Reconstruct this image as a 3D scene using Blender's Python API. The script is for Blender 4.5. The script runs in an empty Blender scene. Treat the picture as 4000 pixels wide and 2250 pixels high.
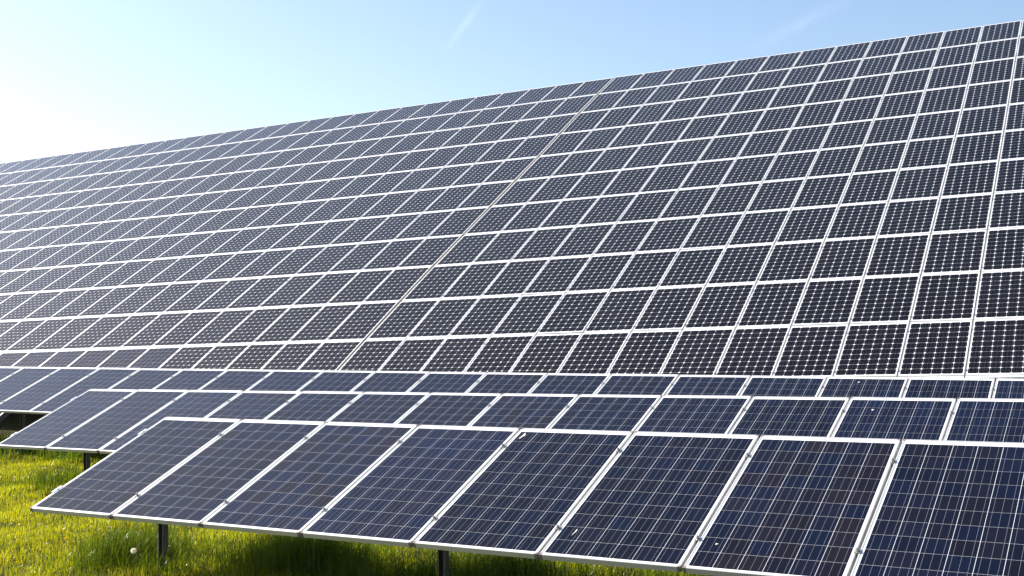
import bpy, bmesh, math, random
import numpy as np
from mathutils import Matrix, Vector

rng = np.random.default_rng(7)
random.seed(7)
scene = bpy.context.scene
COL = scene.collection
R = math.radians

# ------------------------------------------------------------------ camera, sky, sun, exposure
CZ = 2.6                                     # eye height above the grass in front of the rows
cam_d = bpy.data.cameras.new('camera')
cam_d.sensor_width = 36.0
cam_d.lens = 36.0 * 4.6503 / 4.0
cam_d.clip_start = 0.1
cam_d.clip_end = 6000.0
cam = bpy.data.objects.new('camera', cam_d)
COL.objects.link(cam)
cam.location = (0, 0, CZ)
cam.rotation_euler = (R(90), 0, 0)
scene.camera = cam

SUN_AZ = R(64)                               # to the left of the view direction (+Y)
SUN_EL = R(39)
sun_dir = Vector((-math.sin(SUN_AZ) * math.cos(SUN_EL), math.cos(SUN_AZ) * math.cos(SUN_EL), math.sin(SUN_EL)))

world = bpy.data.worlds.new('World')
scene.world = world
world.use_nodes = True
wn = world.node_tree
wn.nodes.clear()
w_out = wn.nodes.new('ShaderNodeOutputWorld')
w_bg = wn.nodes.new('ShaderNodeBackground')
w_sky = wn.nodes.new('ShaderNodeTexSky')
w_sky.sky_type = 'NISHITA'
w_sky.sun_disc = False
w_sky.sun_elevation = SUN_EL
w_sky.sun_rotation = -SUN_AZ
w_sky.altitude = 200.0
w_sky.air_density = 1.0
w_sky.dust_density = 1.7
w_sky.ozone_density = 2.2
w_bg.inputs['Strength'].default_value = 0.102
def sky_dir(px, py):
    return Vector(((px - 2000) / 4650.3, 1.0, -(py - 1125) / 4650.3)).normalized()
def wlink(a, b_): wn.links.new(a, b_)
def wmath(op, a, b_=0.0, c=None):
    nd = wn.nodes.new('ShaderNodeMath'); nd.operation = op
    for i, v in enumerate((a, b_, c)):
        if v is None: continue
        if hasattr(v, 'node'): wlink(v, nd.inputs[i])
        else: nd.inputs[i].default_value = v
    return nd.outputs[0]
w_tc = wn.nodes.new('ShaderNodeTexCoord')
w_nz = wn.nodes.new('ShaderNodeTexNoise')
w_nz.inputs['Scale'].default_value = 22.0; w_nz.inputs['Detail'].default_value = 6.0; w_nz.inputs['Roughness'].default_value = 0.6
wlink(w_tc.outputs['Generated'], w_nz.inputs['Vector'])
w_col = w_sky.outputs['Color']
# old contrails, torn and nearly gone, crossing the upper sky
for (p1, p2, half, amount) in (((1905, -20), (1740, 190), 0.0042, 0.11), ((3330, -10), (2930, 190), 0.0075, 0.07)):
    a, e = sky_dir(*p1), sky_dir(*p2)
    nrm = a.cross(e).normalized(); mid = (a + e).normalized(); along = (e - a).normalized(); ext = (e - a).length / 2
    def wdot(v):
        nd = wn.nodes.new('ShaderNodeVectorMath'); nd.operation = 'DOT_PRODUCT'
        wlink(w_tc.outputs['Generated'], nd.inputs[0]); nd.inputs[1].default_value = v
        return nd.outputs['Value']
    off = wmath('ADD', wdot(nrm), wmath('MULTIPLY', wmath('SUBTRACT', w_nz.outputs[0], 0.5), half * 2.2))
    band = wmath('SUBTRACT', 1.0, wmath('DIVIDE', wmath('ABSOLUTE', off), half)); band = wmath('MAXIMUM', band, 0.0)
    run = wmath('SUBTRACT', 1.0, wmath('DIVIDE', wmath('ABSOLUTE', wmath('SUBTRACT', wdot(along), mid.dot(along))), ext * 1.25)); run = wmath('MAXIMUM', run, 0.0)
    fac = wmath('MULTIPLY', wmath('MULTIPLY', band, run), wmath('MULTIPLY', w_nz.outputs[0], amount * 2))
    mx = wn.nodes.new('ShaderNodeMix'); mx.data_type = 'RGBA'; mx.blend_type = 'ADD'
    wlink(fac, mx.inputs[0]); wlink(w_col, mx.inputs[6]); mx.inputs[7].default_value = (4.5, 4.5, 4.6, 1)
    w_col = mx.outputs[2]
wn.links.new(w_col, w_bg.inputs['Color'])
wn.links.new(w_bg.outputs['Background'], w_out.inputs['Surface'])

sun_d = bpy.data.lights.new('sun', 'SUN')
sun_d.energy = 4.6
sun_d.angle = R(0.5)
sun_d.color = (1.0, 0.93, 0.82)
sun = bpy.data.objects.new('sun', sun_d)
COL.objects.link(sun)
sun.location = sun_dir * 60
sun.rotation_euler = sun_dir.to_track_quat('Z', 'Y').to_euler()

vs = scene.view_settings
vs.view_transform = 'Standard'
vs.look = 'None'
vs.exposure = 0.95
vs.gamma = 1.0
vs.use_curve_mapping = False

# ------------------------------------------------------------------ material helpers
def new_mat(name):
    m = bpy.data.materials.new(name)
    m.use_nodes = True
    nt = m.node_tree
    nt.nodes.clear()
    out = nt.nodes.new('ShaderNodeOutputMaterial')
    return m, nt, out

class NB:
    """small node builder"""
    def __init__(self, nt): self.nt = nt
    def n(self, typ, **kw):
        nd = self.nt.nodes.new(typ)
        for k, v in kw.items(): setattr(nd, k, v)
        return nd
    def put(self, sock, v):
        if hasattr(v, 'node'): self.nt.links.new(v, sock)
        elif isinstance(v, tuple) and len(v) == 3 and sock.type == 'RGBA': sock.default_value = (*v, 1)
        else: sock.default_value = v
    def math(self, op, a, b=0.0, c=None, clamp=False):
        nd = self.n('ShaderNodeMath', operation=op, use_clamp=clamp)
        self.put(nd.inputs[0], a); self.put(nd.inputs[1], b)
        if c is not None: self.put(nd.inputs[2], c)
        return nd.outputs[0]
    def mix(self, f, a, b, blend='MIX'):
        nd = self.n('ShaderNodeMix', data_type='RGBA', blend_type=blend)
        self.put(nd.inputs[0], f); self.put(nd.inputs[6], a); self.put(nd.inputs[7], b)
        return nd.outputs[2]
    def noise(self, vec, scale, detail=3.0, rough=0.55):
        nd = self.n('ShaderNodeTexNoise')
        if vec is not None: self.nt.links.new(vec, nd.inputs['Vector'])
        nd.inputs['Scale'].default_value = scale
        nd.inputs['Detail'].default_value = detail
        nd.inputs['Roughness'].default_value = rough
        return nd.outputs[0]
    def ramp(self, f, lo, hi, clamp=True):
        nd = self.n('ShaderNodeMapRange', clamp=clamp)
        self.put(nd.inputs[0], f); nd.inputs[1].default_value = lo; nd.inputs[2].default_value = hi
        return nd.outputs[0]
    def scale(self, f, lo, hi, a, b):
        nd = self.n('ShaderNodeMapRange', clamp=True)
        self.put(nd.inputs[0], f)
        for i, v in enumerate((lo, hi, a, b)): nd.inputs[i + 1].default_value = v
        return nd.outputs[0]
    def bsdf(self, **kw):
        nd = self.n('ShaderNodeBsdfPrincipled')
        for k, v in kw.items(): self.put(nd.inputs[k.replace('_', ' ')], v)
        return nd
    def obj_coord(self):
        return self.n('ShaderNodeTexCoord').outputs['Object']
    def geo_pos(self):
        return self.n('ShaderNodeNewGeometry').outputs['Position']

def glass_over(b, nd):
    """the front glass bonded to the laminate: a clear coat with a slightly textured surface"""
    pos = b.geo_pos()
    film = b.noise(pos, 1.7, 4.0, 0.6)
    b.put(nd.inputs['Coat Weight'], 1.0)
    b.put(nd.inputs['Coat IOR'], 1.25)
    b.put(nd.inputs['Coat Roughness'], b.scale(film, 0.3, 0.7, 0.018, 0.03))

def cell_material(name, blue, brown, metal, bar_half):
    m, nt, out = new_mat(name)
    b = NB(nt)
    uv = b.n('ShaderNodeUVMap'); uv.uv_map = 'UVMap'
    sep = b.n('ShaderNodeSeparateXYZ'); nt.links.new(uv.outputs[0], sep.inputs[0])
    att = b.n('ShaderNodeAttribute', attribute_name='rnd')
    oi = b.n('ShaderNodeObjectInfo')
    rnd = b.math('FRACT', b.math('ADD', att.outputs['Fac'], oi.outputs['Random']))
    rnd2 = b.math('FRACT', b.math('MULTIPLY', rnd, 7.31))
    tone = b.n('ShaderNodeAttribute', attribute_name='tone', attribute_type='OBJECT')
    tint = b.mix(b.math('MULTIPLY', b.scale(rnd, 0.1, 0.9, 0.0, 1.0), tone.outputs['Fac']), blue, brown)
    pan = b.n('ShaderNodeAttribute', attribute_name='shade', attribute_type='OBJECT')
    gain = b.math('MULTIPLY', b.scale(rnd2, 0.0, 1.0, 0.78, 1.25), pan.outputs['Fac'])
    hsv = b.n('ShaderNodeHueSaturation')
    b.put(hsv.inputs['Value'], gain); b.put(hsv.inputs['Color'], tint)
    # silver busbars, three to a cell
    tri = b.math('ABSOLUTE', b.math('SUBTRACT', b.math('FRACT', b.math('MULTIPLY', sep.outputs[0], 3.0)), 0.5))
    bar = b.math('LESS_THAN', tri, bar_half)
    pos = b.geo_pos()
    dust = b.ramp(b.noise(pos, 260.0, 2.0, 0.7), 0.68, 0.80)
    film = b.scale(b.noise(pos, 0.9, 5.0, 0.65), 0.35, 0.75, 0.0, 0.003)
    col = b.mix(bar, hsv.outputs[0], metal)
    col = b.mix(b.math('ADD', b.math('MULTIPLY', dust, 0.05), film), col, (0.55, 0.52, 0.48))
    nd = b.bsdf(Base_Color=col, Roughness=0.5, Specular_IOR_Level=0.0)
    glass_over(b, nd)
    nt.links.new(nd.outputs[0], out.inputs[0])
    return m

M = {}
M['cell_poly'] = cell_material('polycrystalline_cell', (0.0030, 0.0058, 0.019), (0.0095, 0.0062, 0.0070), (0.17, 0.18, 0.21), 0.017)
M['cell_mono'] = cell_material('monocrystalline_cell', (0.0034, 0.0034, 0.0055), (0.0042, 0.0037, 0.0048), (0.10, 0.10, 0.11), 0.016)

def simple(name, col, rough, metal=0.0, var=0.12, scale=6.0, spec=0.5, coat=False, bump=0.0):
    m, nt, out = new_mat(name)
    b = NB(nt)
    pos = b.geo_pos()
    nz = b.noise(pos, scale, 5.0, 0.6)
    dark = tuple(c * (1 - var) for c in col); lite = tuple(min(1, c * (1 + var)) for c in col)
    nd = b.bsdf(Base_Color=b.mix(b.ramp(nz, 0.3, 0.7), dark, lite), Roughness=rough, Metallic=metal, Specular_IOR_Level=spec)
    if bump:
        bp = b.n('ShaderNodeBump'); bp.inputs['Strength'].default_value = bump; bp.inputs['Distance'].default_value = 0.01
        nt.links.new(b.noise(pos, scale * 8, 4.0, 0.6), bp.inputs['Height']); nt.links.new(bp.outputs[0], nd.inputs['Normal'])
    if coat: glass_over(b, nd)
    nt.links.new(nd.outputs[0], out.inputs[0])
    return m

M['frame'] = simple('anodised_aluminium', (0.70, 0.69, 0.67), 0.38, 0.5, 0.06, 3.0)
M['backsheet'] = simple('white_backsheet', (0.78, 0.78, 0.79), 0.6, 0.0, 0.03, 4.0, coat=True)
M['steel'] = simple('galvanised_steel', (0.17, 0.155, 0.135), 0.55, 0.4, 0.25, 14.0)
M['bolt'] = simple('stainless_bolt', (0.42, 0.41, 0.39), 0.38, 0.8, 0.1, 40.0)
M['end_clamp'] = simple('aluminium_end_clamp', (0.45, 0.52, 0.55), 0.4, 0.5, 0.1, 30.0)
M['corner'] = simple('corner_key', (0.20, 0.165, 0.145), 0.55, 0.1, 0.15, 30.0)
M['weathered'] = simple('weathered_rafter', (0.36, 0.29, 0.21), 0.7, 0.1, 0.25, 9.0)
M['sticker'] = simple('printed_sticker', (0.10, 0.10, 0.11), 0.6, 0.0, 0.9, 260.0)
M['dropping'] = simple('chalky_dropping', (0.62, 0.57, 0.52), 0.9, 0.0, 0.3, 120.0)

def leaf_material(name, cols, trans, gloss=0.05):
    """blades: diffuse + translucent light through the leaf, colour per blade from the attribute rnd"""
    m, nt, out = new_mat(name)
    b = NB(nt)
    att = b.n('ShaderNodeAttribute', attribute_name='rnd')
    cr = b.n('ShaderNodeValToRGB')
    el = cr.color_ramp.elements
    while len(el) < len(cols): el.new(0.5)
    for i, (p, c) in enumerate(cols):
        el[i].position = p; el[i].color = (*c, 1)
    nt.links.new(att.outputs['Fac'], cr.inputs[0])
    patch = b.scale(b.noise(b.geo_pos(), 0.9, 4.0, 0.6), 0.3, 0.7, 0.72, 1.22)
    hsv = b.n('ShaderNodeHueSaturation')
    nt.links.new(cr.outputs[0], hsv.inputs['Color']); nt.links.new(patch, hsv.inputs['Value'])
    df = b.n('ShaderNodeBsdfDiffuse'); nt.links.new(hsv.outputs[0], df.inputs[0])
    tr = b.n('ShaderNodeBsdfTranslucent')
    tc = b.mix(1.0, hsv.outputs[0], trans, 'MULTIPLY')
    nt.links.new(tc, tr.inputs[0])
    add = b.n('ShaderNodeAddShader'); nt.links.new(df.outputs[0], add.inputs[0]); nt.links.new(tr.outputs[0], add.inputs[1])
    gl = b.n('ShaderNodeBsdfGlossy'); gl.inputs['Roughness'].default_value = 0.3; gl.inputs['Color'].default_value = (0.9, 0.95, 0.8, 1)
    mx = b.n('ShaderNodeMixShader'); mx.inputs[0].default_value = gloss
    nt.links.new(add.outputs[0], mx.inputs[1]); nt.links.new(gl.outputs[0], mx.inputs[2])
    nt.links.new(mx.outputs[0], out.inputs[0])
    return m

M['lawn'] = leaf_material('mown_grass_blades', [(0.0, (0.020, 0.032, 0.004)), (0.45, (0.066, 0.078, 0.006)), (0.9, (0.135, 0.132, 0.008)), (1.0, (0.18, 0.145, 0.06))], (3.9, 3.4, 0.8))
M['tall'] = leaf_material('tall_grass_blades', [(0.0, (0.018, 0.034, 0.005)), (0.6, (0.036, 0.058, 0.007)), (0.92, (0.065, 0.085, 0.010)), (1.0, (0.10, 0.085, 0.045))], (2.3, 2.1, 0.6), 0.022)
M['petal'] = leaf_material('dandelion_petals', [(0.0, (0.55, 0.36, 0.01)), (1.0, (0.62, 0.46, 0.02))], (0.6, 0.5, 0.4), 0.0)
M['fluff'] = leaf_material('seed_fluff', [(0.0, (0.55, 0.53, 0.47)), (1.0, (0.66, 0.64, 0.60))], (0.8, 0.8, 0.8), 0.0)
M['seed'] = simple('seed_core', (0.16, 0.11, 0.06), 0.8, 0, 0.3, 300)
M['daisy'] = leaf_material('white_petals', [(0.0, (0.62, 0.62, 0.58)), (1.0, (0.72, 0.72, 0.68))], (0.5, 0.5, 0.5), 0.0)

m, nt, out = new_mat('meadow_ground')
b = NB(nt)
pos = b.geo_pos()
n1 = b.noise(pos, 0.35, 6.0, 0.6); n2 = b.noise(pos, 9.0, 6.0, 0.7)
gcol = b.mix(b.ramp(n1, 0.35, 0.65), (0.030, 0.036, 0.010), (0.050, 0.050, 0.014))
gcol = b.mix(b.ramp(n2, 0.42, 0.68), gcol, (0.040, 0.034, 0.020))
nd = b.bsdf(Base_Color=gcol, Roughness=0.95, Specular_IOR_Level=0.1)
bp = b.n('ShaderNodeBump'); bp.inputs['Strength'].default_value = 0.6; bp.inputs['Distance'].default_value = 0.05
nt.links.new(n2, bp.inputs['Height']); nt.links.new(bp.outputs[0], nd.inputs['Normal'])
nt.links.new(nd.outputs[0], out.inputs[0])
M['ground'] = m

# ------------------------------------------------------------------ frames of the panel planes (x: along the row, d: down the slope)
def V3(t): return Vector(t)
EYE = Vector((0, 0, CZ))
ROWS = {
    'near':   dict(o=(-3.4304, 11.786, -1.2744), x=(0.86572, -0.49951, 0.03197), d=(-0.45296, -0.80901, -0.37461), c0=0, c1=11),
    'second': dict(o=(-6.2069, 17.5187, -1.4847), x=(0.86066, -0.50792, 0.03578), d=(-0.4593, -0.80476, -0.37603), c0=0, c1=15),
    'third':  dict(o=(-9.2492, 22.6296, -1.4984), x=(0.8775, -0.47899, 0.02371), d=(-0.43567, -0.81685, -0.37807), c0=-4, c1=20),
}
for r_ in ROWS.values():
    r_['o'] = V3(r_['o']) + EYE; r_['x'] = V3(r_['x']).normalized(); r_['d'] = V3(r_['d']).normalized()
    r_['n'] = r_['d'].cross(r_['x']).normalized()            # up, away from the slope
PITCH = 1.012
PW = 0.995
PL = 1.7243
BIG = dict(o=V3((3.3368, 38.5653, 6.832)) + EYE, x=V3((0.88536, -0.46245, 0.04772)).normalized(), d=V3((-0.3867, -0.7895, -0.4766)).normalized())
BIG['n'] = BIG['d'].cross(BIG['x']).normalized()
BV = 1.672
BL = 1.655
ANG = [R(a) for a in (-1.249, -0.491, 0.216, 0.235, -0.259, -0.24, -0.352, -0.319, 0.414, 0.737, 1.309, 1.3)]
PROF = [(0.0, 0.0)]
for a in ANG:
    PROF.append((PROF[-1][0] + BV * math.cos(a), PROF[-1][1] - BV * math.sin(a)))
NROW = len(ANG)

# ------------------------------------------------------------------ ground
def base_plane(X, Y):
    return CZ - (2.57 - 0.034 * (X + 3.18) + 0.019 * (Y - 10.7))
_bn, _bo, _bx, _bd = (np.array(BIG[k]) for k in ('n', 'o', 'x', 'd'))
_dh = _bd[:2] / np.linalg.norm(_bd[:2])
_foot = np.array(BIG['o'] + BIG['d'] * PROF[-1][0])
def ground_z(X, Y):
    X = np.asarray(X, float); Y = np.asarray(Y, float)
    far = np.clip((np.hypot(X, Y - 20) - 60) / 120, 0, 1)
    z = base_plane(np.clip(X, -30, 30), np.clip(Y, -20, 60))
    z = z + 0.035 * np.sin(X * 1.3 + 0.7 * Y) * np.cos(Y * 0.9 - X * 0.4) + 0.02 * np.sin(3.1 * X - 1.7 * Y)
    # distance in plan from the foot of the tall array, positive up the bank
    nrm2 = np.array([-_bx[1], _bx[0]]) / np.hypot(_bx[0], _bx[1])
    q = (X - _foot[0]) * nrm2[0] + (Y - _foot[1]) * nrm2[1]
    z = z - 0.62 * np.exp(-((q - 0.2) / 1.25) ** 2)
    # bank that carries the tall array, level behind its top edge
    hz = _bo[2] - (_bn[0] * (X - _bo[0]) + _bn[1] * (Y - _bo[1])) / _bn[2] - 1.15
    top = _bo[2] - 1.15 + 0.35 + 0.05 * np.clip(X, -40, 40)
    hz = np.minimum(hz, top - 0.02 * np.clip(q - 18, 0, 200))
    k = 0.25
    h = np.clip(0.5 + 0.5 * (hz - z) / k, 0, 1)
    zz = z * (1 - h) + hz * h + k * h * (1 - h)
    return zz * (1 - far) + base_plane(np.clip(X, -30, 30), np.clip(Y, -20, 60)) * far

def axis(lo, hi, step, reach):
    a = list(np.arange(lo, hi + 1e-6, step))
    s = step
    v = hi
    while v < reach: s *= 1.35; v += s; a.append(v)
    s = step; v = lo; pre = []
    while v > -reach: s *= 1.35; v -= s; pre.append(v)
    return np.array(pre[::-1] + a)
gx = axis(-34, 30, 0.5, 3000); gy = axis(0, 52, 0.5, 3000)
XX, YY = np.meshgrid(gx, gy, indexing='ij')
ZZ = ground_z(XX, YY)
nv = XX.size
me = bpy.data.meshes.new('ground')
idx = np.arange(nv).reshape(XX.shape)
quads = np.stack([idx[:-1, :-1], idx[1:, :-1], idx[1:, 1:], idx[:-1, 1:]], -1).reshape(-1, 4)

def np_mesh(me, co, faces_flat, sizes):
    me.vertices.add(len(co)); me.vertices.foreach_set('co', np.ascontiguousarray(co, dtype=np.float32).ravel())
    me.loops.add(len(faces_flat)); me.loops.foreach_set('vertex_index', np.ascontiguousarray(faces_flat, dtype=np.int32))
    me.polygons.add(len(sizes))
    st = np.concatenate([[0], np.cumsum(sizes)[:-1]]).astype(np.int32)
    me.polygons.foreach_set('loop_start', st); me.polygons.foreach_set('loop_total', np.asarray(sizes, dtype=np.int32))
    me.update(calc_edges=True)

np_mesh(me, np.c_[XX.ravel(), YY.ravel(), ZZ.ravel()], quads.ravel(), np.full(len(quads), 4))
me.polygons.foreach_set('use_smooth', np.ones(len(quads), dtype=bool))
ground = bpy.data.objects.new('ground', me)
me.materials.append(M['ground'])
ground['kind'] = 'structure'
COL.objects.link(ground)

# ------------------------------------------------------------------ object helpers
def link(name, mesh, mat=None, parent=None, local=None):
    o = bpy.data.objects.new(name, mesh)
    if mat is not None and mesh is not None and not mesh.materials: mesh.materials.append(mat)
    COL.objects.link(o)
    if parent is not None: o.parent = parent
    if local is not None: o.matrix_basis = local
    return o

def thing(name, label, cat, mat_world, group=None):
    o = bpy.data.objects.new(name, None)
    o.empty_display_size = 0.3
    COL.objects.link(o)
    o.matrix_basis = mat_world
    o['label'] = label; o['category'] = cat
    if group: o['group'] = group
    return o

def frame_matrix(o, x, up, n):
    m = Matrix.Identity(4)
    for i in range(3):
        m[i][0], m[i][1], m[i][2], m[i][3] = x[i], up[i], n[i], o[i]
    return m

def pydata(name, v, f, smooth=False):
    me = bpy.data.meshes.new(name)
    me.from_pydata(v, [], f)
    if smooth: me.polygons.foreach_set('use_smooth', [True] * len(f))
    me.update()
    return me

def box_v(x0, x1, y0, y1, z0, z1):
    v = [(x0, y0, z0), (x1, y0, z0), (x1, y1, z0), (x0, y1, z0), (x0, y0, z1), (x1, y0, z1), (x1, y1, z1), (x0, y1, z1)]
    f = [(0, 3, 2, 1), (4, 5, 6, 7), (0, 1, 5, 4), (1, 2, 6, 5), (2, 3, 7, 6), (3, 0, 4, 7)]
    return v, f

def merge(parts):
    V, F = [], []
    for v, f in parts:
        k = len(V); V += v; F += [tuple(i + k for i in q) for q in f]
    return V, F

# ------------------------------------------------------------------ panel meshes (origin at the panel centre, +y up the slope, +z off the glass)
def frame_mesh(name, W, L):
    lip, depth, sink, bev = 0.012, 0.040, 0.0022, 0.0012
    def ring(w, l, z): return [(-w, -l, z), (w, -l, z), (w, l, z), (-w, l, z)]
    w, l = W / 2, L / 2
    rings = [ring(w - 0.002, l - 0.002, -depth), ring(w, l, -depth + 0.002), ring(w, l, -bev), ring(w - bev, l - bev, 0.0),
             ring(w - lip, l - lip, 0.0), ring(w - lip, l - lip, -sink - 0.004)]
    v = [p for r_ in rings for p in r_]
    f = []
    for k in range(len(rings) - 1):
        for i in range(4):
            j = (i + 1) % 4
            f.append((4 * k + i, 4 * k + j, 4 * (k + 1) + j, 4 * (k + 1) + i))
    # return flange below
    rr = ring(w - 0.03, l - 0.03, -depth)
    k = len(v); v += rr
    for i in range(4):
        j = (i + 1) % 4
        f.append((i, k + i, k + j, j))
    return pydata(name, v, f)

def sheet_mesh(name, W, L, z):
    w, l = W / 2 - 0.0115, L / 2 - 0.0115
    return pydata(name, [(-w, -l, z), (w, -l, z), (w, l, z), (-w, l, z), (-w, -l, z - 0.004), (w, -l, z - 0.004), (w, l, z - 0.004), (-w, l, z - 0.004)],
                  [(0, 1, 2, 3), (7, 6, 5, 4)])

def cell_outline(cw, ch, cut):
    if cut <= 0: return [(-cw, -ch), (cw, -ch), (cw, ch), (-cw, ch)]
    k = cut * 0.36
    pts = []
    for sx, sy in ((-1, -1), (1, -1), (1, 1), (-1, 1)):
        a = (sx * cw, sy * (ch - cut)); m_ = (sx * (cw - k), sy * (ch - k)); c_ = (sx * (cw - cut), sy * ch)
        pts += [a, m_, c_] if sx * sy > 0 else [c_, m_, a]
    return pts

def cells_mesh(name, centres, cw, ch, cut, z):
    o = cell_outline(cw, ch, cut)
    v, f, uv, rn = [], [], [], []
    for (cx, cy) in centres:
        k = len(v)
        v += [(cx + x, cy + y, z) for x, y in o]
        f.append(tuple(range(k, k + len(o))))
        uv += [((x + cw) / (2 * cw), (y + ch) / (2 * ch)) for x, y in o]
        rn.append(random.random())
    me = pydata(name, v, f)
    lay = me.uv_layers.new(name='UVMap')
    lay.data.foreach_set('uv', np.array(uv, dtype=np.float32).ravel())
    at = me.attributes.new('rnd', 'FLOAT', 'FACE')
    at.data.foreach_set('value', np.array(rn, dtype=np.float32))
    return me

def layout(W, L, px, py, bottom):
    return [(-W / 2 + (W - 6 * px) / 2 + px * (i + 0.5), -L / 2 + bottom + py * (j + 0.5)) for j in range(10) for i in range(6)]

ZB, ZC = -0.0026, -0.0021
KIND = {}
def make_kind(key, W, L, px, py, bottom, gx_, gy_, cut, cellmat):
    cen = layout(W, L, px, py, bottom)
    cw, ch = (px - gx_) / 2, (py - gy_) / 2
    d = dict(W=W, L=L, centres=cen, mat=cellmat)
    d['frame'] = frame_mesh('panel_frame', W, L); d['frame'].materials.append(M['frame'])
    d['sheet'] = sheet_mesh('backsheet', W, L, ZB); d['sheet'].materials.append(M['backsheet'])
    d['cells'] = [cells_mesh('cells', cen, cw, ch, cut, ZC) for _ in range(3)]
    for c in d['cells']: c.materials.append(cellmat)
    d['cell'] = cells_mesh('cell', [(0, 0)], cw, ch, cut, 0.0); d['cell'].materials.append(cellmat)
    KIND[key] = d
make_kind('poly', PW, PL, 0.1575, 0.1634, 0.031, 0.0030, 0.0019, 0.0, M['cell_poly'])
make_kind('poly_short', PW, BL, 0.1575, 0.1560, 0.035, 0.0034, 0.0022, 0.0, M['cell_poly'])
make_kind('mono', PW, BL, 0.1575, 0.1550, 0.049, 0.0030, 0.0030, 0.0220, M['cell_mono'])

# serial sticker at the top left corner of the polycrystalline laminate
sv, sf = merge([box_v(0.0 + 0.006 * i, 0.0 + 0.006 * i + 0.003 + 0.002 * (i % 3 == 0), 0, 0.009, 0, 0.0004) for i in range(11)])
STICKER = pydata('serial_label', sv, sf); STICKER.materials.append(M['sticker'])

# plastic corner keys where the frame sections meet (corner at the origin, reaching inwards along +x +y)
kv, kf = merge([box_v(-0.0008, 0.021, -0.0008, 0.0125, -0.0385, 0.0006), box_v(-0.0008, 0.0125, 0.0127, 0.021, -0.0385, 0.0006)])
CORNER = pydata('corner_cap', kv, kf); CORNER.materials.append(M['corner'])

def add_panel(parent, local, kind, single_cells=False, sticker=False, tone=0.5, caps=False):
    shade = random.uniform(0.75, 1.3)
    K = KIND[kind]
    p = link('solar_panel', K['frame'], None, parent, local)
    link('backsheet', K['sheet'], None, p)
    if single_cells:
        for cx, cy in K['centres']:
            c = link('cell', K['cell'], None, p, Matrix.Translation((cx, cy, ZC))); c['tone'] = tone; c['shade'] = shade
    else:
        c = link('cells', random.choice(K['cells']), None, p)
        c['kind'] = 'stuff'; c['tone'] = tone; c['shade'] = shade
    if caps:
        for sx in (-1, 1):
            for sy in (-1, 1):
                link('corner_cap', CORNER, None, p, Matrix.Translation((sx * K['W'] / 2, sy * K['L'] / 2, 0)) @ Matrix.Diagonal((-sx, -sy, 1, 1)))
    if sticker:
        link('serial_label', STICKER, None, p, Matrix.Translation((-K['W'] / 2 + 0.10, K['L'] / 2 - 0.045, ZB + 0.0006)))
    return p

# clamp with bolt between two panels; origin on the frame top, x across the joint
def clamp_parts():
    parts = [box_v(-0.019, 0.019, -0.020, 0.020, -0.0005, 0.0035), box_v(-0.0065, 0.0065, -0.020, 0.020, -0.030, -0.0004)]
    def prism(r0, z0, z1, n, r1=None):
        r1 = r0 if r1 is None else r1
        v = [(r0 * math.cos(2 * math.pi * i / n), r0 * math.sin(2 * math.pi * i / n), z0) for i in range(n)]
        v += [(r1 * math.cos(2 * math.pi * i / n), r1 * math.sin(2 * math.pi * i / n), z1) for i in range(n)]
        f = [(i, (i + 1) % n, n + (i + 1) % n, n + i) for i in range(n)] + [tuple(range(n, 2 * n))]
        return v, f
    parts.append(prism(0.0135, 0.0035, 0.0060, 10))
    parts.append(prism(0.0110, 0.0060, 0.0170, 6))
    parts.append(prism(0.0060, 0.0170, 0.0270, 8, 0.0052))
    return merge(parts)
CLV, CLF = clamp_parts()
CLAMP = pydata('clamp', CLV, CLF); CLAMP.materials.append(M['bolt'])
ev, ef = merge([box_v(-0.030, 0.010, -0.055, 0.055, 0.0005, 0.0045), box_v(-0.030, -0.0245, -0.055, 0.055, -0.040, 0.0005), box_v(-0.006, 0.006, -0.006, 0.006, 0.0045, 0.0125)])
ENDCLAMP = pydata('end_clamp', ev, ef); ENDCLAMP.materials.append(M['end_clamp'])

def beam(a, b_, w, h, up):
    """rectangular hollow section between two points, as vertices in the caller's space"""
    a, b_ = Vector(a), Vector(b_)
    t = (b_ - a).normalized(); s = t.cross(Vector(up)).normalized(); u = s.cross(t)
    v = []
    for p in (a, b_):
        for i, j in ((-1, -1), (1, -1), (1, 1), (-1, 1)): v.append(tuple(p + s * (i * w / 2) + u * (j * h / 2)))
    return v, [(0, 1, 2, 3), (7, 6, 5, 4), (0, 4, 5, 1), (1, 5, 6, 2), (2, 6, 7, 3), (3, 7, 4, 0)]

def post_mesh(name, height, rot):
    """sigma-shaped rolled steel post standing on z=0"""
    prof = [(-0.030, 0.022), (-0.030, 0.032), (0.030, 0.032), (0.030, 0.010), (0.020, 0.004), (0.020, -0.004), (0.030, -0.010), (0.030, -0.032), (-0.030, -0.032), (-0.030, -0.022)]
    th = 0.004
    n = len(prof)
    out_, inn = [], []
    P_ = [Vector(p) for p in prof]
    for i in range(n):
        t = (P_[min(i + 1, n - 1)] - P_[max(i - 1, 0)]).normalized()
        nn = Vector((-t.y, t.x))
        out_.append(P_[i] + nn * th / 2); inn.append(P_[i] - nn * th / 2)
    loop = out_ + inn[::-1]
    k = len(loop)
    c, s = math.cos(rot), math.sin(rot)
    v = [(c * p.x - s * p.y, s * p.x + c * p.y, z) for z in (-0.35, height) for p in loop]
    f = [(i, (i + 1) % k, k + (i + 1) % k, k + i) for i in range(k)]
    for z0 in (0, k):
        for i in range(n - 1):
            q = (z0 + i, z0 + i + 1, z0 + k - 2 - i, z0 + k - 1 - i)
            f.append(q if z0 else q[::-1])
    return pydata(name, v, f)

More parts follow.
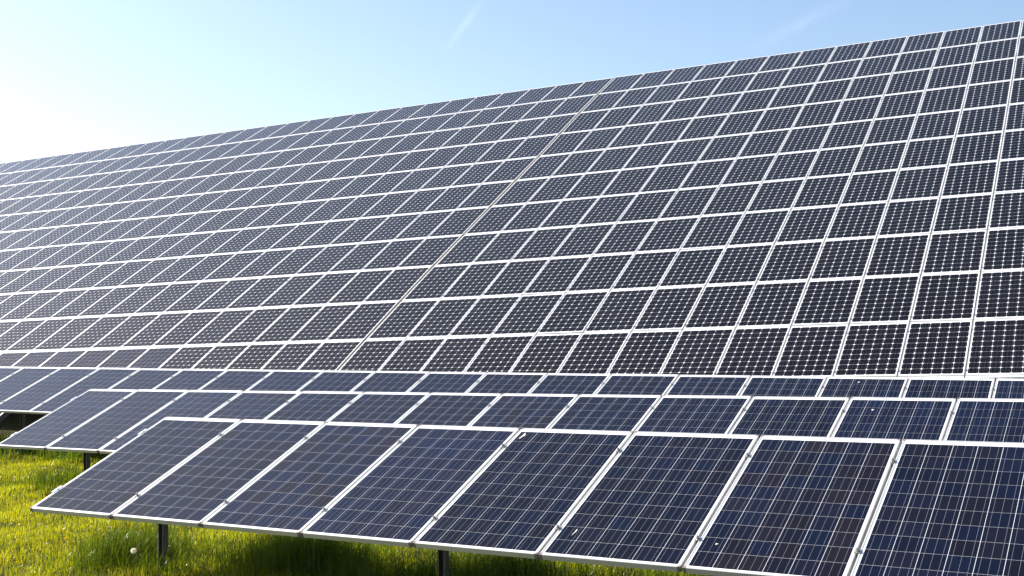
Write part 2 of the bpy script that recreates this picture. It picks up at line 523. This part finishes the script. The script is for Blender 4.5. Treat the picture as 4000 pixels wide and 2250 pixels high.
# ------------------------------------------------------------------ the three low rows
ROW_GROUP = 'low rows of blue panels on posts'
ROW_LABEL = {
    'near': 'nearest low row of blue solar panels, its whole front edge above the grass',
    'second': 'second low row of blue solar panels, between the nearest row and the third',
    'third': 'third low row of blue solar panels, directly in front of the tall black array',
}
CLV_ROW = (0.185, 0.815)
for key, r_ in ROWS.items():
    up = -r_['d']
    fm = frame_matrix(r_['o'], r_['x'], up, r_['n'])
    gpos = r_['o'] + r_['x'] * (r_['c0'] * PITCH)
    gpos = Vector((gpos.x, gpos.y, float(ground_z(gpos.x, gpos.y))))
    rm = fm.copy(); rm.translation = gpos
    root = thing('solar_table', ROW_LABEL[key], 'solar table', rm, ROW_GROUP)
    inv = rm.inverted()
    single = {'near': range(3, 8), 'second': range(8, 13), 'third': range(12, 17)}[key]
    for c in range(r_['c0'], r_['c1']):
        jit = Matrix.Rotation(random.gauss(0, 0.0015), 4, 'X') @ Matrix.Rotation(random.gauss(0, 0.0018), 4, 'Y')
        loc = fm @ Matrix.Translation((PITCH * (c + 0.5), -PL / 2 + random.gauss(0, 0.0012), random.gauss(0, 0.0008))) @ jit
        add_panel(root, inv @ loc, 'poly', c in single, True, random.uniform(*{'near': (0.35, 0.85), 'second': (0.1, 0.8), 'third': (0.0, 0.5)}[key]), key != 'third')
    for c in range(r_['c0'], r_['c1'] + 1):
        for fv in CLV_ROW:
            if c == r_['c0'] or c == r_['c1']:
                sgn = 1 if c == r_['c0'] else -1
                l_ = Matrix.Translation((PITCH * c + sgn * 0.009, -PL * fv, 0)) @ Matrix.Rotation(0 if sgn > 0 else math.pi, 4, 'Z')
                link('end_clamp', ENDCLAMP, None, root, inv @ fm @ l_)
            else:
                l_ = Matrix.Translation((PITCH * c, -PL * fv, 0.0004)) @ Matrix.Rotation(random.uniform(-0.15, 0.15), 4, 'Z')
                link('clamp', CLAMP, None, root, inv @ fm @ l_)
    # two purlins along the row, a rafter on every post
    for fv in CLV_ROW:
        a = fm @ Vector((PITCH * r_['c0'] + 0.06, -PL * fv, -0.072)); e = fm @ Vector((PITCH * r_['c1'] - 0.06, -PL * fv, -0.072))
        v, f = beam(a, e, 0.045, 0.060, r_['n'])
        link('purlin', pydata('purlin', [tuple(inv @ Vector(p)) for p in v], f), M['steel'], root)
    s0 = {'near': 0.73, 'second': 0.80, 'third': -2.2}[key]
    s = s0
    while s < PITCH * r_['c1'] - 0.3:
        a = fm @ Vector((s, -PL * 0.12, -0.137)); e = fm @ Vector((s, -PL * 0.845, -0.137))
        v, f = beam(a, e, 0.050, 0.070, r_['n'])
        link('rafter', pydata('rafter', [tuple(inv @ Vector(p)) for p in v], f), M['steel'], root)
        mid = fm @ Vector((s, -PL * 0.5, -0.150))
        gz = float(ground_z(mid.x, mid.y))
        pm = post_mesh('post', mid.z - gz, math.atan2(r_['x'].y, r_['x'].x) + math.pi / 2)
        o = link('post', pm, M['steel'], root)
        o.matrix_basis = inv @ Matrix.Translation((mid.x, mid.y, gz))
        s += 3.03

# ------------------------------------------------------------------ the tall black array, in three blocks
BIG_GROUP = 'blocks of the tall black array'
BLOCKS = [
    ('right block of the tall black solar array, right of the long dark seam', 0, 15, 0.030),
    ('middle block of the tall black solar array, between the two diagonal seams', -22, 0, -0.030),
    ('left block of the tall black solar array, beyond the far seam under white sky', -36, -22, -0.085),
]
bx_, bd_, bn_ = BIG['x'], BIG['d'], BIG['n']
def row_frame(r):
    ps, pz = PROF[r]
    a = ANG[r]
    o = BIG['o'] + bd_ * ps + bn_ * pz
    d = bd_ * math.cos(a) - bn_ * math.sin(a)
    n = d.cross(bx_).normalized()
    return frame_matrix(o, bx_, -d, n)
RF = [row_frame(r) for r in range(NROW)]
for label, c0, c1, dx in BLOCKS:
    foot = RF[NROW - 1] @ Vector((PITCH * c0 + dx, -BL, 0))
    foot.z = float(ground_z(foot.x, foot.y))
    rm = RF[4].copy(); rm.translation = foot
    inv = rm.inverted()
    root = thing('solar_array', label, 'solar array', rm, BIG_GROUP)
    loose = []
    n_clamp = 0
    for r in range(NROW - 1, -1, -1):
        fm = RF[r]
        for c in range(c0, c1):
            if r == 11 and c < 0: continue
            kind = 'mono'
            if r == 11 or (r == 10 and c <= -6): kind = 'poly_short'
            jit = Matrix.Rotation(random.gauss(0, 0.0022), 4, 'X') @ Matrix.Rotation(random.gauss(0, 0.0024), 4, 'Y')
            loc = fm @ Matrix.Translation((PITCH * (c + 0.5) + dx, -BL / 2 - 0.008 + random.gauss(0, 0.0012), random.gauss(0, 0.001))) @ jit
            add_panel(root, inv @ loc, kind, c0 == 0 and r == 10 and 8 <= c <= 12, False)
            if c > c0:
                for fv in (0.19, 0.91):
                    l_ = inv @ fm @ Matrix.Translation((PITCH * c + dx, -BV * fv, 0.0004))
                    if n_clamp < 290:
                        link('clamp', CLAMP, None, root, l_); n_clamp += 1
                    else:
                        loose.append(([tuple(l_ @ Vector(p)) for p in CLV], CLF))
    if loose:
        v, f = merge(loose)
        o = link('clamps', pydata('clamps', v, f), M['bolt'], root); o['kind'] = 'stuff'
    # purlins under every row and rafters running up the bank, with posts
    for r in range(NROW if c0 == 0 else NROW - 1):
        for fv in (0.19, 0.91):
            a = RF[r] @ Vector((PITCH * c0 + dx - (0.0 if c0 > -36 else -0.1), -BV * fv, -0.075)); e = RF[r] @ Vector((PITCH * c1 + dx, -BV * fv, -0.075))
            v, f = beam(a, e, 0.05, 0.065, bn_)
            link('purlin', pydata('purlin', [tuple(inv @ Vector(p)) for p in v], f), M['weathered'], root)
    c = c0 + 1.5
    while c < c1:
        pts = [RF[r] @ Vector((PITCH * c + dx, 0, -0.17)) for r in range(NROW)] + [RF[NROW - 1] @ Vector((PITCH * c + dx, -BL, -0.17))]
        segs = [beam(pts[i], pts[i + 1], 0.07, 0.12, bn_) for i in range(len(pts) - 1)]
        v, f = merge(segs)
        link('rafter', pydata('rafter', [tuple(inv @ Vector(p)) for p in v], f), M['steel'], root)
        for i in (1, 4, 7, 10):
            p = pts[i]; gz = float(ground_z(p.x, p.y))
            if p.z - gz < 0.2: continue
            o = link('post', post_mesh('post', p.z - gz, 0.5), M['steel'], root)
            o.matrix_basis = inv @ Matrix.Translation((p.x, p.y, gz))
        c += 3
    # cover strip lying deep in the seam at the block's right-hand edge
    if c1 <= 0:
        gap = PITCH * c1 + (0.0 if c1 == 0 else -0.0575)
        for r in range(NROW):
            if r == 11: continue
            a = RF[r] @ Vector((gap - 0.006, 0.004, -0.042)); e = RF[r] @ Vector((gap - 0.006, -BV + 0.05, -0.042))
            v, f = beam(a, e, 0.044, 0.030, bn_)
            link('seam_beam', pydata('seam_beam', [tuple(inv @ Vector(p)) for p in v], f), M['weathered'], root)

# ------------------------------------------------------------------ grass
def occluded(P, C):
    """is the line from P to C blocked by one of the low rows?"""
    hit = np.zeros(len(P), bool)
    for r_ in ROWS.values():
        o = np.array(r_['o']); x = np.array(r_['x']); d = np.array(r_['d']); n = np.array(r_['n'])
        D = C - P
        t = ((o - P) @ n) / (D @ n)
        Q = P + D * t[:, None] - o
        u = Q @ x; v = Q @ d
        hit |= (t > 0.001) & (t < 1) & (u > PITCH * r_['c0']) & (u < PITCH * r_['c1']) & (v > 0) & (v < PL)
    return hit

def seen(P, pad=0.06):
    ok = np.zeros(len(P), bool)
    for cx, cz in ((0, CZ), (-1.0, CZ), (1.0, CZ), (0, CZ - 0.4)):
        C = np.array([cx, 0, cz])
        q = P - C
        u = q[:, 0] / q[:, 1]; w = q[:, 2] / q[:, 1]
        inside = (np.abs(u) < 0.43 + pad) & (w > -0.242 - pad) & (q[:, 1] > 2)
        ok |= inside & ~occluded(P, C)
    return ok

def blades(name, base, length, width, lean, az, curl, rnd, segs, mat):
    n = len(base)
    side = np.stack([np.cos(az), np.sin(az), np.zeros(n)], 1)
    fwd = np.stack([-np.sin(az + curl), np.cos(az + curl), np.zeros(n)], 1)
    up = np.array([0, 0, 1.0])
    co = []
    for s in range(segs + 1):
        t = s / segs
        bend = lean * t ** 1.7
        p = base + up * (length * t * np.sqrt(np.clip(1 - (bend / 1.25) ** 2, 0.08, 1)))[:, None] + fwd * (length * bend)[:, None]
        wd = width * (1 - t ** 2.2) * (0.75 + 0.5 * t)
        if s < segs:
            co.append(p - side * (wd / 2)[:, None]); co.append(p + side * (wd / 2)[:, None])
        else: co.append(p)
    k = 2 * segs + 1
    co = np.stack(co, 1).reshape(-1, 3)
    off = (np.arange(n) * k)[:, None]
    flat, sizes = [], []
    per = []
    for s in range(segs - 1): per += [2 * s, 2 * s + 1, 2 * s + 3, 2 * s + 2]
    per += [2 * segs - 2, 2 * segs - 1, 2 * segs]
    flat = (off + np.array(per)[None, :]).ravel()
    sizes = np.tile([4] * (segs - 1) + [3], n)
    me = bpy.data.meshes.new(name)
    np_mesh(me, co, flat, sizes)
    at = me.attributes.new('rnd', 'FLOAT', 'POINT')
    at.data.foreach_set('value', np.repeat(rnd, k).astype(np.float32))
    me.polygons.foreach_set('use_smooth', np.ones(len(sizes), dtype=bool))
    me.materials.append(mat)
    o = bpy.data.objects.new(name, me); COL.objects.link(o)
    return o

# mown lawn
N = 1500000
X = rng.uniform(-15, 6.5, N); Y = rng.uniform(7.0, 28.0, N)
keep = rng.uniform(0, 1, N) < np.clip((11.5 / Y) ** 1.15, 0, 1)
X, Y = X[keep], Y[keep]
P = np.c_[X, Y, ground_z(X, Y)]
P = P[seen(P)]
clump = 0.5 + 0.5 * np.sin(P[:, 0] * 5.1 + 2.2 * np.sin(P[:, 1] * 3.7)) * np.cos(P[:, 1] * 4.3 + 1.7 * np.sin(P[:, 0] * 2.9))
P = P[rng.uniform(0, 1, len(P)) < 0.62 + 0.38 * clump]
n = len(P)
clump = 0.5 + 0.5 * np.sin(P[:, 0] * 5.1 + 2.2 * np.sin(P[:, 1] * 3.7)) * np.cos(P[:, 1] * 4.3 + 1.7 * np.sin(P[:, 0] * 2.9))
far = np.clip(P[:, 1] / 11.0, 1, 2.4)
g = blades('lawn_grass', P, (0.035 + 0.045 * rng.random(n)) * (0.75 + 0.6 * clump), (0.0048 + 0.003 * rng.random(n)) * far ** 0.8,
           np.clip(rng.normal(0.35, 0.3, n), 0, 0.95), rng.uniform(0, 2 * np.pi, n), rng.normal(0, 0.5, n),
           np.clip(0.25 + 0.35 * rng.random(n) + 0.25 * (clump - 0.5) + (rng.random(n) > 0.985) * 0.5, 0, 1), 2, M['lawn'])
g['kind'] = 'stuff'; g['label'] = 'short mown yellow-green grass lit from behind'; g['category'] = 'grass'
N_LAWN = n

# uncut grass in the strips below the rows, where the mower does not reach
bases, lens = [], []
for key, r_ in ROWS.items():
    cnt = {'near': 6500, 'second': 1700, 'third': 4000}[key]
    u = rng.uniform(-0.35, {'near': 7.5, 'second': 5.0, 'third': 7.0}[key], cnt) + (0 if key != 'third' else -3.5)
    v = rng.normal({'near': 0.12, 'second': 0.75, 'third': 1.25}[key], {'near': 0.38, 'second': 0.40, 'third': 0.5}[key], cnt)
    v = np.where((u < 0.9) & (key == 'near'), v + 0.35, v)
    o = np.array(r_['o']); x = np.array(r_['x']); d = np.array(r_['d'])
    Q = o + x * u[:, None] + d * v[:, None]
    tuft = np.sin(u * 4.7 + 1.3) * np.sin(u * 1.9 + v * 2.0)
    k = rng.random(cnt) < 0.5 + 0.5 * tuft
    Q = Q[k]
    # blades come up in tufts
    m_ = 7 if key == 'near' else 5
    Q = np.repeat(Q, m_, 0); Q[:, :2] += rng.normal(0, 0.035, (len(Q), 2))
    Q[:, 2] = ground_z(Q[:, 0], Q[:, 1])
    bases.append(Q); lens.append(np.clip(rng.normal({'near': 0.27, 'second': 0.20, 'third': 0.25}[key], 0.10, len(Q)), 0.08, 0.62) * np.repeat(0.75 + 0.35 * np.clip(tuft[k], -0.5, 1), m_))
P = np.concatenate(bases); ln = np.concatenate(lens)
k = seen(P + np.array([0, 0, 0.25])) | seen(P)
P, ln = P[k], ln[k]
n = len(P)
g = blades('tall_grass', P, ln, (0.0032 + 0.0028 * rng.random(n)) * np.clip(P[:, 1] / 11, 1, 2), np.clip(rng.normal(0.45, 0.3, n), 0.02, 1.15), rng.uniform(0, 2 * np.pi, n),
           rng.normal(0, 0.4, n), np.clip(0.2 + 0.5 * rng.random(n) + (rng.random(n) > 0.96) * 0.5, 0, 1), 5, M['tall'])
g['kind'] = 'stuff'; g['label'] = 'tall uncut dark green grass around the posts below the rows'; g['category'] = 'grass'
print('lawn blades', N_LAWN, 'tall', n)

# ------------------------------------------------------------------ flowers and marks
def on_ground(px, py, h):
    """ground spot seen at a place in the photograph (4000 px wide), for something h above the grass"""
    u = (px - 2000) / 4650.3; w = -(py - 1125) / 4650.3
    y = 11.0
    for _ in range(40):
        y = (float(ground_z(u * y, y)) + h - CZ) / w
    return Vector((u * y, y, float(ground_z(u * y, y))))

def stem_mesh(h, bend, az, r0=0.0022):
    v, f = [], []
    for i in range(6):
        t = i / 5
        c = Vector((math.cos(az) * bend * t * t, math.sin(az) * bend * t * t, h * t))
        for j in range(5):
            a = 2 * math.pi * j / 5
            v.append((c.x + r0 * math.cos(a), c.y + r0 * math.sin(a), c.z))
    for i in range(5):
        for j in range(5):
            f.append((5 * i + j, 5 * i + (j + 1) % 5, 5 * i + 5 + (j + 1) % 5, 5 * i + 5 + j))
    return pydata('stem', v, f, True), Vector((math.cos(az) * bend, math.sin(az) * bend, h))

def petals_mesh(name, rad, n, layers, lift):
    v, f = [], []
    for L_ in range(layers):
        rr = rad * (1 - 0.24 * L_); zz = 0.0022 * L_
        for i in range(n):
            a = 2 * math.pi * (i + 0.5 * (L_ % 2)) / n + random.uniform(-0.06, 0.06)
            da = math.pi / n * 0.85
            k = len(v)
            for rad_, an, z in ((0.002, a, zz), (rr * 0.7, a - da, zz + lift * 0.7), (rr, a, zz + lift), (rr * 0.7, a + da, zz + lift * 0.7)):
                v.append((rad_ * math.cos(an), rad_ * math.sin(an), z))
            f.append((k, k + 1, k + 2, k + 3))
    me = pydata(name, v, f)
    at = me.attributes.new('rnd', 'FLOAT', 'POINT'); at.data.foreach_set('value', rng.random(len(v)).astype(np.float32))
    return me

def flower(px, py, h, label, name='dandelion', kind='yellow', group=None):
    p = on_ground(px, py, h)
    t = thing(name, label, 'flower', Matrix.Translation(p), group)
    az = random.uniform(0, 6.28)
    sm, tip = stem_mesh(h, 0.03, az)
    at = sm.attributes.new('rnd', 'FLOAT', 'POINT'); at.data.foreach_set('value', np.full(len(sm.vertices), 0.8, dtype=np.float32))
    link('stem', sm, M['tall'], t)
    tilt = Matrix.Translation(tip) @ Matrix.Rotation(random.uniform(0.2, 0.6), 4, 'X') @ Matrix.Rotation(random.uniform(-0.3, 0.3), 4, 'Y')
    if kind == 'yellow': link('flower_head', petals_mesh('flower_head', 0.021, 18, 4, 0.006), M['petal'], t, tilt)
    elif kind == 'white':
        link('flower_head', petals_mesh('flower_head', 0.012, 14, 1, 0.003), M['daisy'], t, tilt)
        link('flower_centre', petals_mesh('flower_centre', 0.0045, 8, 2, 0.003), M['petal'], t, tilt @ Matrix.Translation((0, 0, 0.003)))
    return t, tip

YG = 'yellow dandelions in the lawn'
for px, py, h, lab in [
    (245, 2104, 0.09, 'yellow dandelion in the lawn below the front corner of the nearest row'),
    (66, 2085, 0.08, 'yellow dandelion at the left edge of the lawn, level with the front corner'),
    (62, 1861, 0.10, 'yellow dandelion in lawn between the first and second rows, lower of three'),
    (21, 1821, 0.10, 'yellow dandelion at the far left edge between the first and second rows'),
    (118, 1793, 0.10, 'yellow dandelion just below the front edge of the second row'),
    (1537, 2172, 0.24, 'half closed yellow dandelion on a long stem in the tall shaded grass'),
    (402, 2075, 0.08, 'yellow dandelion left of the steel post beside small white daisies')]:
    flower(px, py, h, lab, 'dandelion', 'yellow', YG)
for px, py, lab in [(379, 2067, 'small white daisy in the lawn, leftmost of three left of the post'), (413, 2059, 'small white daisy, middle one of three left of the post'),
                    (425, 2061, 'small white daisy, rightmost of three left of the post')]:
    flower(px, py, 0.10, lab, 'daisy', 'white', 'white daisies in the lawn')

# dandelion clock
p = on_ground(515, 2153, 0.20)
t = thing('dandelion_clock', 'white round dandelion seed head in the grass left of the steel post', 'flower', Matrix.Translation(p))
sm, tip = stem_mesh(0.19, 0.02, 1.0)
at = sm.attributes.new('rnd', 'FLOAT', 'POINT'); at.data.foreach_set('value', np.full(len(sm.vertices), 0.95, dtype=np.float32))
link('stem', sm, M['tall'], t)
v, f = [], []
for i in range(260):
    z = 1 - 2 * (i + 0.5) / 260; a = i * 2.399963; q = math.sqrt(1 - z * z)
    d = Vector((q * math.cos(a), q * math.sin(a), z)); s1 = d.orthogonal().normalized(); s2 = d.cross(s1)
    k = len(v)
    v += [tuple(d * 0.004), tuple(d * 0.020 + s1 * 0.0005), tuple(d * 0.020 - s1 * 0.0005)]; f.append((k, k + 1, k + 2))
    for j in range(6):
        b1 = s1 * math.cos(j * 1.047) + s2 * math.sin(j * 1.047); b2 = d.cross(b1)
        k = len(v)
        v += [tuple(d * 0.020), tuple(d * 0.0255 + b1 * 0.0055 + b2 * 0.0005), tuple(d * 0.0255 + b1 * 0.0055 - b2 * 0.0005)]; f.append((k, k + 1, k + 2))
me = pydata('seed_head', v, f)
at = me.attributes.new('rnd', 'FLOAT', 'POINT'); at.data.foreach_set('value', rng.random(len(v)).astype(np.float32))
link('seed_head', me, M['fluff'], t, Matrix.Translation(tip + Vector((0, 0, 0.01))))
bm = bmesh.new(); bmesh.ops.create_icosphere(bm, subdivisions=2, radius=0.0055)
me = bpy.data.meshes.new('seed_core'); bm.to_mesh(me); bm.free()
link('seed_core', me, M['seed'], t, Matrix.Translation(tip + Vector((0, 0, 0.01))))

# bird droppings dried on the glass
def dropping(key, c, fx, fv, ln_, wd, ang, label):
    r_ = ROWS[key]
    fm = frame_matrix(r_['o'], r_['x'], -r_['d'], r_['n'])
    v, f = [], []
    n = 22
    v.append((0, 0, 0.0016))
    for i in range(n):
        a = 2 * math.pi * i / n
        k = 1 + 0.35 * math.sin(3 * a + 1) + 0.22 * random.uniform(-1, 1)
        v.append((wd * 0.5 * k * math.cos(a), ln_ * 0.5 * k * math.sin(a), 0.0))
    for i in range(n): f.append((0, 1 + i, 1 + (i + 1) % n))
    o = link('bird_dropping', pydata('bird_dropping', v, f), M['dropping'])
    o.matrix_basis = fm @ Matrix.Translation((PITCH * (c + fx), -PL * fv, -0.0014)) @ Matrix.Rotation(ang, 4, 'Z')
    o['label'] = label; o['category'] = 'bird dropping'; o['group'] = 'bird droppings on the panels'
dropping('near', 4, 0.085, 0.075, 0.085, 0.022, -0.15, 'long pale bird dropping near the top corner of a front row panel')
dropping('near', 5, 0.14, 0.83, 0.07, 0.010, -0.1, 'thin streak of bird dropping low on a front row panel')
dropping('near', 6, 0.135, 0.835, 0.018, 0.016, 0.0, 'small white spot of bird dropping low on the front row beside a clamp')
dropping('second', 11, 0.27, 0.155, 0.03, 0.020, 0.2, 'pale bird dropping on the second row near its right end')
dropping('third', 15, 0.42, 0.09, 0.035, 0.022, -0.4, 'pale bird dropping on the third row near its right end')
